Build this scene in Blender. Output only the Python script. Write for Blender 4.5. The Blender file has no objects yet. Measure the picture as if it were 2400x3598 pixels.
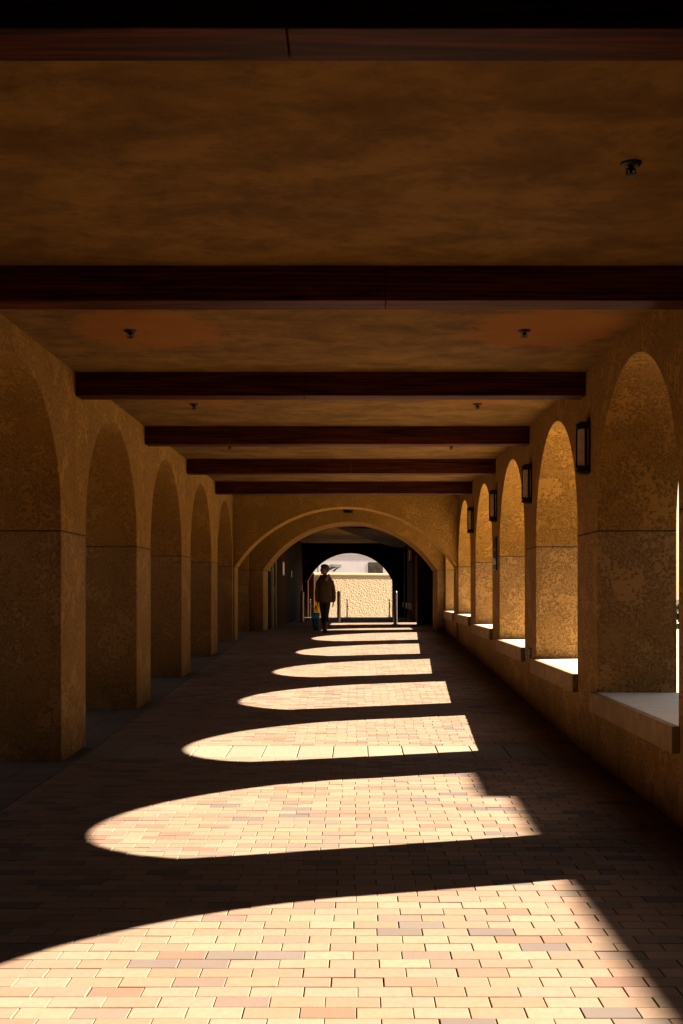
import bpy, bmesh, math, random
from mathutils import Vector, Matrix, noise
random.seed(7)
S = 1.85                 # metres per height unit
T = 4.625                # metres per depth unit
CAMZ = 0.84 * S
def Yt(t): return t * T
def Zh(h): return CAMZ + h * S
scene = bpy.context.scene
C = scene.collection
# floor height ---------------------------------------------------------------
DT = [(-5, .845), (1.5, .84), (2.2, .812), (2.85, .757), (3.55, .692), (4.23, .628), (4.87, .572), (5.6, .51), (60, .51)]
def floor_z(y):
    t = y / T
    for (a, da), (b, db) in zip(DT, DT[1:]):
        if t <= b:
            return CAMZ - S * (da + (db - da) * (t - a) / (b - a))
    return CAMZ - S * .51
# helpers ----------------------------------------------------------------------
def link(name, bm, mat, parent=None, smooth=False, bevel=0, seg=2, ang=35):
    me = bpy.data.meshes.new(name)
    bmesh.ops.recalc_face_normals(bm, faces=bm.faces)
    bm.to_mesh(me); bm.free()
    if smooth:
        for p in me.polygons: p.use_smooth = True
    for m in (mat if isinstance(mat, (list, tuple)) else [mat]): me.materials.append(m)
    o = bpy.data.objects.new(name, me); C.objects.link(o)
    if parent: o.parent = parent
    if bevel:
        b = o.modifiers.new('bevel', 'BEVEL'); b.width = bevel; b.segments = seg
        b.limit_method = 'ANGLE'; b.angle_limit = math.radians(ang)
    return o
def tag(o, label, cat, group=None, kind=None):
    if label: o['label'] = label
    if cat: o['category'] = cat
    if group: o['group'] = group
    if kind: o['kind'] = kind
    return o
def struct(o): o['kind'] = 'structure'; return o
def empty(name, loc, label, cat, group=None, rz=0):
    o = bpy.data.objects.new(name, None); C.objects.link(o)
    o.location = loc; o.rotation_euler = (0, 0, rz); o.empty_display_size = .1
    return tag(o, label, cat, group)
def copy_tree(o, parent=None):
    c = o.copy(); C.objects.link(c); c.parent = parent
    for ch in list(o.children): copy_tree(ch, c)
    return c
def box(bm, x0, x1, y0, y1, z0, z1):
    v = [bm.verts.new((x, y, z)) for x in (x0, x1) for y in (y0, y1) for z in (z0, z1)]
    for f in ((0, 1, 3, 2), (4, 6, 7, 5), (0, 4, 5, 1), (2, 3, 7, 6), (0, 2, 6, 4), (1, 5, 7, 3)):
        bm.faces.new([v[i] for i in f])
    return v
def prism(bm, pts, fn, a, b):
    """pts = 2-D outline, fn(p, s) -> 3-D, extruded from s=a to s=b"""
    A = [bm.verts.new(fn(p, a)) for p in pts]; B = [bm.verts.new(fn(p, b)) for p in pts]
    n = len(pts)
    fs = [bm.faces.new(A), bm.faces.new(B[::-1])]
    for i in range(n):
        bm.faces.new((A[i], B[i], B[(i + 1) % n], A[(i + 1) % n]))
    bmesh.ops.triangulate(bm, faces=fs)
def plate_solid(bm, quads, fn, a, b):
    """2-D quads sharing corners -> closed slab between s=a and s=b"""
    V = {}
    def vv(p, s):
        k = (round(p[0], 5), round(p[1], 5), s)
        if k not in V: V[k] = bm.verts.new(fn(p, s))
        return V[k]
    cnt = {}
    for q in quads:
        bm.faces.new([vv(p, a) for p in q]); bm.faces.new([vv(p, b) for p in q][::-1])
        r = [(round(p[0], 5), round(p[1], 5)) for p in q]
        for i in range(len(r)):
            e = (r[i], r[(i + 1) % len(r)]); k = tuple(sorted(e)); cnt.setdefault(k, []).append(e)
    for k, es in cnt.items():
        if len(es) == 1:
            p, q = es[0]; bm.faces.new((vv(p, a), vv(p, b), vv(q, b), vv(q, a)))
def arch_quads(arc, zt):
    """quads between an arch curve (left to right) and a flat top"""
    return [[p, q, (q[0], zt), (p[0], zt)] for p, q in zip(arc, arc[1:])]
def pier_quads(x0, x1, z0, zl, zr, zt):
    zm = zl
    return [[(x0, z0), (x1, z0), (x1, zr), (x0, zl)], [(x0, zl), (x1, zr), (x1, zt), (x0, zt)]]
def lathe(bm, prof, cx=0, cy=0, n=20, a0=0, a1=2 * math.pi, close=True):
    full = abs(a1 - a0 - 2 * math.pi) < 1e-6
    m = n if full else n + 1
    rings = []
    for r, z in prof:
        rings.append([bm.verts.new((cx + r * math.cos(a0 + (a1 - a0) * i / n), cy + r * math.sin(a0 + (a1 - a0) * i / n), z)) for i in range(m)])
    for A, B in zip(rings, rings[1:]):
        for i in range(n):
            j = (i + 1) % m
            bm.faces.new((A[i], A[j], B[j], B[i]))
    if close:
        bm.faces.new(rings[0][::-1]); bm.faces.new(rings[-1])
def loft(bm, rings, cap=True):
    """rings: list of lists of 3-D points of the same length"""
    R = [[bm.verts.new(p) for p in r] for r in rings]
    n = len(R[0])
    for A, B in zip(R, R[1:]):
        for i in range(n):
            bm.faces.new((A[i], A[(i + 1) % n], B[(i + 1) % n], B[i]))
    if cap: bm.faces.new(R[0][::-1]); bm.faces.new(R[-1])
# materials --------------------------------------------------------------------
def mat(name, col, rough=.8, metal=0):
    m = bpy.data.materials.new(name); m.use_nodes = True
    b = m.node_tree.nodes['Principled BSDF']
    b.inputs['Base Color'].default_value = (*col, 1); b.inputs['Roughness'].default_value = rough
    b.inputs['Metallic'].default_value = metal
    return m
class N:
    def __init__(s, m): s.nt = m.node_tree; s.b = s.nt.nodes['Principled BSDF']
    def new(s, t, **k):
        n = s.nt.nodes.new(t)
        for a, v in k.items():
            if hasattr(n, a): setattr(n, a, v)
            else: n.inputs[a].default_value = v
        return n
    def l(s, a, b): s.nt.links.new(a, b)
    def math(s, op, a, b=None, c=None, clamp=False):
        n = s.nt.nodes.new('ShaderNodeMath'); n.operation = op; n.use_clamp = clamp
        for i, v in enumerate((a, b, c)):
            if v is None: continue
            if isinstance(v, (int, float)): n.inputs[i].default_value = v
            else: s.l(v, n.inputs[i])
        return n.outputs[0]
    def noise(s, vec, scale, detail=4, rough=.55, dist=0):
        n = s.new('ShaderNodeTexNoise'); n.inputs['Scale'].default_value = scale
        n.inputs['Detail'].default_value = detail; n.inputs['Roughness'].default_value = rough
        n.inputs['Distortion'].default_value = dist; s.l(vec, n.inputs['Vector']); return n.outputs[0]
    def ramp(s, v, a, b):
        n = s.new('ShaderNodeMapRange'); n.interpolation_type = 'SMOOTHSTEP'
        n.inputs['From Min'].default_value = a; n.inputs['From Max'].default_value = b
        s.l(v, n.inputs['Value']); return n.outputs[0]
    def mix(s, f, a, b, mode='MIX'):
        n = s.new('ShaderNodeMix'); n.data_type = 'RGBA'; n.blend_type = mode
        if isinstance(f, (int, float)): n.inputs[0].default_value = f
        else: s.l(f, n.inputs[0])
        for i, v in ((6, a), (7, b)):
            if isinstance(v, tuple): n.inputs[i].default_value = (*v, 1)
            else: s.l(v, n.inputs[i])
        return n.outputs[2]
    def bump(s, h, strength=.5, dist=.01, prev=None):
        n = s.new('ShaderNodeBump'); n.inputs['Strength'].default_value = strength
        n.inputs['Distance'].default_value = dist; s.l(h, n.inputs['Height'])
        if prev: s.l(prev, n.inputs['Normal'])
        return n.outputs[0]
def pos(k, scale=(1, 1, 1)):
    g = k.new('ShaderNodeNewGeometry'); mp = k.new('ShaderNodeMapping'); mp.inputs['Scale'].default_value = scale
    k.l(g.outputs['Position'], mp.inputs['Vector']); return mp.outputs[0], g
def stucco(name, hi, lo, lower_tint=None, joints=False, bumpd=.009, pit_dark=.34):
    """trowelled lace stucco: smooth islands with a rough pitted coat between them"""
    m = mat(name, hi, .9); k = N(m); v, g = pos(k)
    big = k.noise(v, 2.9, 5, .6, .4)
    fine = k.noise(v, 27, 8, .66, .3)
    comb = k.math('ADD', k.math('MULTIPLY', fine, .72), k.math('MULTIPLY', big, .55))
    isl = k.ramp(comb, .60, .655)                       # 1 = rough coat
    grain = k.noise(v, 120, 3, .6)
    blot = k.ramp(k.noise(v, 1.1, 5, .6, .4), .3, .7)
    col = k.mix(blot, tuple(c * .8 for c in hi), hi)
    rough = k.ramp(k.noise(v, 42, 4, .65), .4, .62)
    dark = k.mix(rough, lo, tuple(.5 * (a + b) for a, b in zip(lo, hi)))
    col = k.mix(k.math('MULTIPLY', isl, pit_dark), col, dark)
    sep = k.new('ShaderNodeSeparateXYZ'); k.l(g.outputs['Position'], sep.inputs[0])
    edge = k.math('MULTIPLY', k.ramp(comb, .602, .622), k.math('SUBTRACT', 1.0, k.ramp(comb, .632, .655)))  # shadow line along the island rims, put into the colour
    col = k.mix(k.math('MULTIPLY', edge, .62), col, tuple(c * .42 for c in lo))
    h = k.math('ADD', k.math('MULTIPLY', isl, -1.0), k.math('MULTIPLY', k.math('MULTIPLY', rough, isl), .6))
    h = k.math('ADD', h, k.math('MULTIPLY', grain, .18))
    h = k.math('ADD', h, k.math('MULTIPLY', big, .9))
    if lower_tint:
        low = k.ramp(sep.outputs['Z'], Zh(.302), Zh(.298))
        col = k.mix(k.math('MULTIPLY', low, .8), col, lower_tint, 'MULTIPLY')
    if joints:
        d = k.math('ABSOLUTE', k.math('SUBTRACT', sep.outputs['Z'], Zh(.30)))
        w = k.math('ADD', d, k.math('MULTIPLY', k.math('SUBTRACT', fine, .5), .006))
        j = k.math('SUBTRACT', 1.0, k.ramp(w, .003, .010))
        col = k.mix(k.math('MULTIPLY', j, .75), col, (.03, .018, .008))
        h = k.math('SUBTRACT', h, k.math('MULTIPLY', j, 1.5))
    if joints:      # control joints up the middle of each pier
        fr_ = k.math('FRACT', k.math('ADD', k.math('DIVIDE', k.math('SUBTRACT', sep.outputs['Y'], PC0_ * T), PITCH_ * T), 20.5))
        dj = k.math('MULTIPLY', k.math('ABSOLUTE', k.math('SUBTRACT', fr_, .5)), PITCH_ * T)
        j2 = k.math('MULTIPLY', k.math('SUBTRACT', 1.0, k.ramp(dj, .003, .009)), k.ramp(sep.outputs['Z'], Zh(.30), Zh(.32)))
        col = k.mix(k.math('MULTIPLY', j2, .55), col, (.04, .02, .008))
        st = k.math('MULTIPLY', k.ramp(k.noise(v, 3.5, 6, .7, .5), .42, .7), k.math('SUBTRACT', 1.0, k.ramp(sep.outputs['Z'], .15, .75)))
        col = k.mix(k.math('MULTIPLY', st, .45), col, (.05, .028, .013))
    k.l(col, k.b.inputs['Base Color'])
    k.l(k.bump(h, .75, bumpd), k.b.inputs['Normal'])
    k.b.inputs['Specular IOR Level'].default_value = .25 if joints else .04
    return m
PC0_, PITCH_ = 2.2, .722
STUC_HI = (.58, .285, .046); STUC_LO = (.235, .10, .012)
M = {}
M['stucco'] = stucco('stucco', STUC_HI, STUC_LO, (.90, 1.02, 2.1), True)
M['stucco_far'] = stucco('stucco_far', (.050, .021, .008), (.028, .011, .004), None, False)  # darkened stucco copy: shade of the unlit passage put into its colour
def ceiling_mat():
    m = mat('ceiling_plaster', (.4, .22, .07), .92); k = N(m); v, g = pos(k)
    v2, _ = pos(k, (1, 1.6, 1))
    a = k.ramp(k.noise(v2, 1.7, 8, .68, .35), .34, .68)
    b = k.noise(v, 6, 7, .7, .3)
    col = k.mix(a, (.15, .070, .012), (.28, .142, .028))
    col = k.mix(k.math('MULTIPLY', k.ramp(b, .56, .72), .45), col, (.075, .033, .007))
    c3 = k.ramp(k.noise(v, 4.2, 9, .74, .2), .50, .66)
    col = k.mix(k.math('MULTIPLY', c3, .40), col, (.075, .040, .010))
    # orange patches around the sprinklers of the second and third bays
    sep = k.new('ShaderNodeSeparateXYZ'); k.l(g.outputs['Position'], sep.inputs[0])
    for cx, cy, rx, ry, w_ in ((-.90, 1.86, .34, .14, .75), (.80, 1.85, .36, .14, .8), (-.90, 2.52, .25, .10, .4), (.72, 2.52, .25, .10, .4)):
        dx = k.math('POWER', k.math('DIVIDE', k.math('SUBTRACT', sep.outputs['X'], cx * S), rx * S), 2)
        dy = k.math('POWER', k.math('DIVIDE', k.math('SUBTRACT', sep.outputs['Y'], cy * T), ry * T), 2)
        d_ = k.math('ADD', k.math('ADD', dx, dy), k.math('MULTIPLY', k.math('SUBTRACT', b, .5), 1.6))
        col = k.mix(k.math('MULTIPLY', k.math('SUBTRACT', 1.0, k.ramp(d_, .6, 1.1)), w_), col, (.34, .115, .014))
    h = k.math('ADD', k.math('MULTIPLY', b, .8), k.math('MULTIPLY', k.noise(v, 90, 3, .6), .12))
    k.l(col, k.b.inputs['Base Color'])
    k.l(k.bump(h, .6, .012), k.b.inputs['Normal']); k.b.inputs['Specular IOR Level'].default_value = .2
    return m
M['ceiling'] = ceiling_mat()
def wood(name, a, b, axis=0, rough=.55):
    m = mat(name, a, rough); k = N(m)
    sc = [9, 9, 9]; sc[axis] = .55
    v, g = pos(k, tuple(sc))
    n1 = k.noise(v, 1.4, 6, .62, 1.6)
    w = k.new('ShaderNodeTexWave'); w.wave_type = 'BANDS'; w.bands_direction = 'Z'
    w.inputs['Scale'].default_value = 1.1; w.inputs['Distortion'].default_value = 9; w.inputs['Detail'].default_value = 3
    w.inputs['Detail Scale'].default_value = .8; k.l(v, w.inputs['Vector'])
    n2 = k.noise(v, 5, 5, .6, .8)
    f = k.math('ADD', k.math('MULTIPLY', n1, .75), k.math('ADD', k.math('MULTIPLY', w.outputs['Fac'], .10), k.math('MULTIPLY', n2, .22)), None)
    col = k.mix(k.ramp(f, .35, .8), a, b)
    k.l(col, k.b.inputs['Base Color']); k.l(k.bump(f, .5, .004), k.b.inputs['Normal']); k.b.inputs['Specular IOR Level'].default_value = .12
    return m
M['beam'] = wood('beam_timber', (.016, .0022, .0008), (.15, .030, .005))
M['dark_wood'] = wood('dark_timber', (.022, .006, .003), (.05, .014, .006), 1, .9)
def paver(name):
    m = mat(name, (.5, .4, .3), .82); k = N(m); v, g = pos(k)
    at = k.new('ShaderNodeAttribute'); at.attribute_name = 'Col'
    n = k.noise(v, 26, 6, .65); n2 = k.noise(v, 160, 3, .6); n3 = k.noise(v, 1.3, 4, .6, .5)
    col = k.mix(k.math('MULTIPLY', k.ramp(n, .35, .75), .30), at.outputs['Color'], (.17, .115, .075))
    col = k.mix(k.math('MULTIPLY', k.ramp(n3, .45, .8), .18), col, (.32, .235, .15))
    col = k.mix(k.math('MULTIPLY', k.ramp(n2, .66, .8), .5), col, (.07, .04, .022))
    k.l(col, k.b.inputs['Base Color'])
    h = k.math('ADD', k.math('MULTIPLY', n, .6), k.math('MULTIPLY', n2, .4))
    k.l(k.bump(h, .5, .0025), k.b.inputs['Normal'])
    k.b.inputs['Specular IOR Level'].default_value = .12
    return m
M['paver'] = paver('brick_paver')
def noisy(name, a, b, scale=8, rough=.85, bump=.01, bs=.5, metal=0):
    m = mat(name, a, rough, metal); k = N(m); v, g = pos(k)
    n = k.noise(v, scale, 7, .62, .3)
    k.l(k.mix(k.ramp(n, .3, .7), a, b), k.b.inputs['Base Color'])
    if bump: k.l(k.bump(n, bs, bump), k.b.inputs['Normal'])
    return m
M['sand'] = noisy('joint_sand', (.02, .010, .005), (.045, .024, .012), 60, .95, .004)
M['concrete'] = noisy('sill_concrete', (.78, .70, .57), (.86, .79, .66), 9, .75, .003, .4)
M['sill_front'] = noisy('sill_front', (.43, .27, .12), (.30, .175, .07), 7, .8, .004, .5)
M['asphalt'] = noisy('asphalt', (.10, .09, .08), (.17, .15, .13), 30, .9, .006)
M['flag'] = noisy('pale_flags', (.16, .13, .09), (.22, .18, .13), 3, .85, .004)
M['bronze'] = noisy('dark_bronze', (.012, .008, .007), (.028, .018, .013), 40, .45, .001, .4, .6)
def glassmat():
    m = mat('frosted_glass', (.62, .50, .36), .35); k = N(m); v, g = pos(k)
    n = k.noise(v, 9, 5, .6, .5)
    k.l(k.mix(k.ramp(n, .35, .75), (.60, .40, .19), (.40, .25, .11)), k.b.inputs['Base Color'])
    k.b.inputs['Transmission Weight'].default_value = 0
    return m
M['lamp_glass'] = glassmat()
M['steel'] = noisy('brushed_steel', (.16, .16, .17), (.24, .24, .25), 60, .38, .0005, .3, .9)
M['black'] = mat('black_paint', (.012, .011, .010), .5)
M['white'] = mat('white_enamel', (.75, .73, .70), .5)
M['cream_paint'] = noisy('cream_paint', (.42, .30, .14), (.50, .37, .18), 12, .6, .001)
M['yellow'] = noisy('yellow_paint', (.80, .42, .01), (.72, .36, .01), 14, .6, .004)
M['rock'] = noisy('rough_render', (.60, .48, .33), (.42, .31, .19), 24, .95, .012, .8)
M['coping'] = noisy('coping_render', (.72, .56, .36), (.62, .46, .28), 20, .9, .01)
M['train'] = noisy('train_paint', (.74, .70, .73), (.66, .62, .64), 1.2, .45, 0)
M['train_groove'] = mat('train_groove', (.36, .30, .30), .6)
M['train_dark'] = mat('train_teal', (.004, .022, .034), .5)
M['win_glass'] = noisy('tinted_glass', (.020, .015, .010), (.14, .09, .04), .8, .25, 0)
M['hedge'] = noisy('hedge_leaf', (.03, .045, .015), (.05, .07, .02), 30, .8, .02)
M['red_brick'] = noisy('red_brick', (.22, .08, .06), (.28, .11, .08), 12, .9, .004)

# ============================ SETTING: ground and floors ==========================
gz = CAMZ - S * .56
bm = bmesh.new()
def quad(bm, pts): return bm.faces.new([bm.verts.new(p) for p in pts])
# one sheet to the horizon, following the gentle rise of the walk
ys = [-1500, -40, 2, 7, 10.2, 13.2, 16.4, 19.5, 22.5, 25.9, 60, 1500]
rows = []
for y in ys:
    z = min(floor_z(min(max(y, 0), 26)), gz + .04) - .06 if y < 24 else gz
    rows.append([bm.verts.new((x, y, z)) for x in (-1500, 1500)])
for a, b in zip(rows, rows[1:]): bm.faces.new((a[0], a[1], b[1], b[0]))
struct(link('ground', bm, M['flag']))
XL, XR = -1.43 * S, 1.16 * S
XLo, XRo = -1.79 * S, 1.545 * S
# sand bed of the brick walk
def strip(bm, x0, x1, y0, y1, dz, step=.7):
    n = max(1, int((y1 - y0) / step)); pr = None
    for i in range(n + 1):
        y = y0 + (y1 - y0) * i / n
        r = [bm.verts.new((x, y, floor_z(y) + dz)) for x in (x0, x1)]
        if pr: bm.faces.new((pr[0], pr[1], r[1], r[0]))
        pr = r
bm = bmesh.new(); strip(bm, XLo - .5, XRo, -9, Yt(9.18), -.007); struct(link('paving_bed', bm, M['sand']))

bm = bmesh.new(); colL = bm.loops.layers.float_color.new('Col')
def paver_block(x0, x1, y0, y1, col, ch=.003, jit=.0012, tilt=.0012, side=.012):
    z = [floor_z(y0) + random.uniform(-tilt, tilt) + random.uniform(-tilt, tilt)*.5, 0]
    z[1] = z[0] + floor_z(y1) - floor_z(y0) + random.uniform(-tilt, tilt)
    dx = random.uniform(-tilt, tilt)
    x0 += random.uniform(-jit, jit); x1 += random.uniform(-jit, jit); y0 += random.uniform(-jit, jit); y1 += random.uniform(-jit, jit)
    c = [(x0, y0, z[0]), (x1, y0, z[0] + dx), (x1, y1, z[1] + dx), (x0, y1, z[1])]
    cin = [(x0 + ch, y0 + ch, z[0]), (x1 - ch, y0 + ch, z[0] + dx), (x1 - ch, y1 - ch, z[1] + dx), (x0 + ch, y1 - ch, z[1])]
    top = [bm.verts.new(p) for p in cin]
    mid = [bm.verts.new((p[0], p[1], p[2] - ch * .8)) for p in c]
    bot = [bm.verts.new((p[0], p[1], p[2] - side)) for p in c]
    fs = [bm.faces.new(top)]
    for i in range(4):
        j = (i + 1) % 4
        fs.append(bm.faces.new((mid[i], mid[j], top[j], top[i])))
        fs.append(bm.faces.new((bot[i], bot[j], mid[j], mid[i])))
    for f in fs:
        for lp in f.loops: lp[colL] = (*col, 1)
PAL = [((.345, .222, .140), 46), ((.315, .198, .122), 18), ((.285, .190, .118), 8), ((.255, .155, .10), 5), ((.185, .145, .115), 3), ((.235, .17, .12), 8)]
def brick_col():
    c = random.choices([p[0] for p in PAL], [p[1] for p in PAL])[0]; c = (c[0] * .90, c[1] * .96, c[2] * 1.10)
    f = random.uniform(.90, 1.08); return tuple(min(.8, v * f * random.uniform(.97, 1.03)) for v in c)
BX, BY, G = .2096, .1068, .0026
STRIPS = [(10.02, 10.66), (19.4, 20.04)]
y = 1.2; r = 0
XB = -1.365 * S
while y < Yt(9.1) - .12:
    st = [s for s in STRIPS if s[0] - BY < y < s[0] + .001]
    if st:
        y0, y1 = st[0]
        y0 = y
        x = XB
        while x < XR - .02:
            x1 = min(x + .328, XR)
            f = random.uniform(.93, 1.05)
            paver_block(x + .003, x1 - .003, y0 + .003, y0 + .636, (.30 * f, .25 * f, .185 * f), .006)
            x = x1
        y = y0 + .642
        continue
    off = (r % 2) * BX / 2 + random.uniform(-.010, .010)
    x = XB - BX + off
    while x < XR:
        x1 = x + BX + random.uniform(-.002, .002)
        a, b = max(x, XB), min(x1, XR + .0)
        if b - a > .02: paver_block(a + G / 2 + .0006, b - G / 2, y + G / 2 + .0004, y + BY - G / 2, brick_col())
        x = x1
    y += BY; r += 1
struct(link('brick_paving', bm, M['paver']))
# flagstones under the left arches
bm = bmesh.new(); colL = bm.loops.layers.float_color.new('Col')
y = 1.2
while y < Yt(5.9):
    x = XB - .004; k = 0
    while x > XLo - .45:
        f = random.uniform(.85, 1.08)
        paver_block(x - .326, x - .005, y + .003, y + .325, (.17 * f, .15 * f, .125 * f), .006)
        x -= .33
    y += .33
struct(link('flagstone_paving', bm, M['paver']))

# ============================ ARCADE WALLS ==========================
PC0, PITCH, PW = 2.2, .722, .19
def centre(k): return PC0 + PITCH * k
SPR = .345           # height where the arch curve starts (height units above the eye)
APEX = 1.0
def arch_pts(y0, y1, zs, zt, n=28):
    out = []
    for i in range(n + 1):
        a = math.pi * (1 - i / n)
        out.append((.5 * (y0 + y1) + .5 * (y1 - y0) * math.cos(a), zs + (zt - zs) * math.sin(a)))
    return out
TOPZ = Zh(1.55)
def comb_wall(name, ks, xin, xout, label, zfun, yend, mt):
    """wall with arched openings between the piers ks"""
    q = []; zs = Zh(SPR)
    for i, k in enumerate(ks):
        a, b = Yt(centre(k) - PW / 2), Yt(centre(k) + PW / 2)
        last = i == len(ks) - 1
        if last: b = yend
        q += pier_quads(a, b, min(zfun(a), zfun(b)) - .1, zs, zs, TOPZ)
        if not last:
            arc = arch_pts(b, Yt(centre(ks[i + 1]) - PW / 2), zs, Zh(APEX))
            q += arch_quads(arc, TOPZ)
    bm = bmesh.new(); plate_solid(bm, q, lambda p, s: (s, p[0], p[1]), xin, xout)
    o = link(name, bm, mt, bevel=.014)
    return tag(o, label, 'wall')
KS = list(range(-5, 6))
lw = comb_wall('arcade_wall', KS, XL, XLo, 'long stucco wall of open arches reaching the floor, along the left side of the walk', floor_z, Yt(centre(5)) + .1, M['stucco'])
rw = comb_wall('arcade_wall', KS + [6], XR, XRo, 'long stucco wall of arched windows with bench sills, along the right side of the walk', floor_z, Yt(6.62), M['stucco'])
# window parapets and bench sills
SILL = {-4: -.50, -3: -.50, -2: -.50, -1: -.482, 0: -.427, 1: -.378, 2: -.307, 3: -.243, 4: -.238, 5: -.243, -5: -.5}
bm = bmesh.new()
for k in KS:
    a, b = Yt(centre(k) + PW / 2) - .003, Yt(centre(k + 1) - PW / 2) + .003
    zs = Zh(SILL[k]) - .06
    box(bm, XR + .003, XRo - .003, a, b, floor_z(a) - .1, zs)
link('parapet', bm, M['stucco'], rw)
for k in KS:
    a, b = Yt(centre(k) + PW / 2), Yt(centre(k + 1) - PW / 2)
    zt = Zh(SILL[k]); px = XR - .03 * S
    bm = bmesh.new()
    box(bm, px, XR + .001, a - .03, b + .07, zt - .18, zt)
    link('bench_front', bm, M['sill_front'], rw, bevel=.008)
    bm = bmesh.new()
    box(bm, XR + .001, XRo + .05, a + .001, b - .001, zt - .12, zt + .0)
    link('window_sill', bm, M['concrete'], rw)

# ============================ CEILING, ROOF ==========================
HC = Zh(1.12)
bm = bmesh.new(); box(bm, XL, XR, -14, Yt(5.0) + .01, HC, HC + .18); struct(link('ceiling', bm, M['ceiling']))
bm = bmesh.new(); box(bm, XLo - .25, XRo + .0, -14.2, Yt(9.2), TOPZ, TOPZ + .25); tag(link('roof_slab', bm, M['stucco_far']), 'flat roof slab above the stucco ceiling of the walk', 'roof')
bm = bmesh.new(); box(bm, XL + .004, XR - .004, Yt(5.17), Yt(5.76), Zh(1.42), Zh(1.5)); struct(link('bay_ceiling', bm, M['stucco_far']))
# end behind the camera stays open; beams
ORD = ['topmost and nearest timber beam, crossing the top edge of the photo', 'second timber beam from the top, nearest one whose dark face spans the whole photo',
       'third timber beam from the top, first whose two ends show at the walls', 'fourth timber beam from the top, between the third and fifth',
       'fifth timber beam from the top, next to last before the wide arch', 'farthest timber beam, just in front of the wide arch wall']
for j in range(-3, 6):
    yc = .796 + .719 * j + (.02 if j == 5 else 0)
    e = empty('ceiling_beam', (0, Yt(yc), HC), ORD[max(0, j)] if j >= 0 else 'timber ceiling beam behind the camera', 'beam', 'dark timber beams across the ceiling')
    if j < 0: e['label'] = 'dark timber ceiling beam overhead behind the viewer'
    seam = [-.234, .18, -.5, .35, -.1, .4][j % 6]
    for nm, a, b in (('board', XL + .0, seam - .0015), ('board', seam + .0015, XR - .0)):
        bm = bmesh.new()
        box(bm, a, b, -.024 * T, .024 * T, -.12 * S, .001)
        o = link(nm, bm, M['beam'], e, bevel=.006)
# ============================ TRANSVERSE ARCH WALLS ==========================
def seg_arch(x0, x1, zs, zt, n=32):
    c = (x1 - x0) / 2; h = zt - zs; R = (c * c + h * h) / (2 * h); zc = zt - R; xm = (x0 + x1) / 2
    a = math.asin(c / R) if h <= c else math.pi - math.asin(c / R)
    return [(xm + R * math.sin(-a + 2 * a * i / n), zc + R * math.cos(-a + 2 * a * i / n)) for i in range(n + 1)]
def ell_arch(x0, x1, zs, zt, n=36, p=.92):
    out = []
    for i in range(n + 1):
        a = math.pi * (1 - i / n)
        out.append(((x0 + x1) / 2 + (x1 - x0) / 2 * math.cos(a), zs + (zt - zs) * math.sin(a) ** p))
    return out
def cross_wall(name, xa, xb, x0, x1, zs, zt, y0, y1, ztop, label, mt, zf, bev=.012):
    arc = seg_arch(x0, x1, zs, zt)
    q = pier_quads(xa, x0, zf - .1, zs, arc[0][1], ztop) + arch_quads(arc, ztop) + pier_quads(x1, xb, zf - .1, arc[-1][1], zs, ztop)
    bm = bmesh.new(); plate_solid(bm, q, lambda p, s: (p[0], s, p[1]), y0, y1)
    return tag(link(name, bm, mt, bevel=bev), label, 'wall')
cross_wall('arch_wall', XL - .004, XR + .004, XL + .035, XR - .03, Zh(.295), Zh(.99), Yt(5.02), Yt(5.16), TOPZ - .002,
           'stucco cross wall with the widest low arch, at the end of the beamed ceiling', M['stucco'], floor_z(Yt(5)))
cross_wall('arch_wall', XL - .003, XR + .003, -1.248 * S, 1.060 * S, Zh(.294), Zh(.939), Yt(5.77), Yt(6.10), TOPZ - .004,
           'second stucco cross wall whose lower arch shows inside the widest arch, behind the person', M['stucco'], floor_z(Yt(5.8)))
YD = Yt(9.1)
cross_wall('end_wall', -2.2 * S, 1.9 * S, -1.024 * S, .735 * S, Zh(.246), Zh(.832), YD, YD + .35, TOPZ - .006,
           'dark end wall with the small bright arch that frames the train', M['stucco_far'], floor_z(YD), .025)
# ============================ FAR PASSAGE ==========================
ZF = floor_z(Yt(7))
# left wall (slanting slightly inwards)
bm = bmesh.new()
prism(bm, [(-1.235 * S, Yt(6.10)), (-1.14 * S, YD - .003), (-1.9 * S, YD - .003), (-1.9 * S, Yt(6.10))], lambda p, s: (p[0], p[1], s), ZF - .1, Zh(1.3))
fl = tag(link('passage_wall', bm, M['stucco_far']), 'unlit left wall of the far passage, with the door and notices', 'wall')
# right wall, leaving a gap for the strip of sun
bm = bmesh.new()
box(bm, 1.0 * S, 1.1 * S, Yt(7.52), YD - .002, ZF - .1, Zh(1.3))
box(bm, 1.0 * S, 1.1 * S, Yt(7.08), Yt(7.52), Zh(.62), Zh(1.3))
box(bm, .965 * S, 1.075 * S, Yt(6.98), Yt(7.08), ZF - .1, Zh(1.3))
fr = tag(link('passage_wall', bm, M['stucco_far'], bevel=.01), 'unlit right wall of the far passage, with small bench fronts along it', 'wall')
bm = bmesh.new(); box(bm, 1.075 * S, XRo, Yt(6.98), Yt(7.06), ZF - .1, Zh(1.3)); box(bm, 1.3*S, XRo, Yt(6.62), Yt(6.98), ZF - .1, Zh(1.3))  # dark panel added where the recess is only unlit wall
tag(link('shade_panel', bm, M['dark_wood']), 'dark panel added for the unlit recess between the last arched window and the far passage pier', 'shade panel')
for t0, t1 in ((7.56, 7.66), (8.75, 8.9)):
    bm = bmesh.new(); box(bm, .955 * S, 1.0 * S + .002, Yt(t0), Yt(t1), ZF - .1, Zh(.95)); link('pilaster', bm, M['stucco_far'], fr, bevel=.01)
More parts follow.
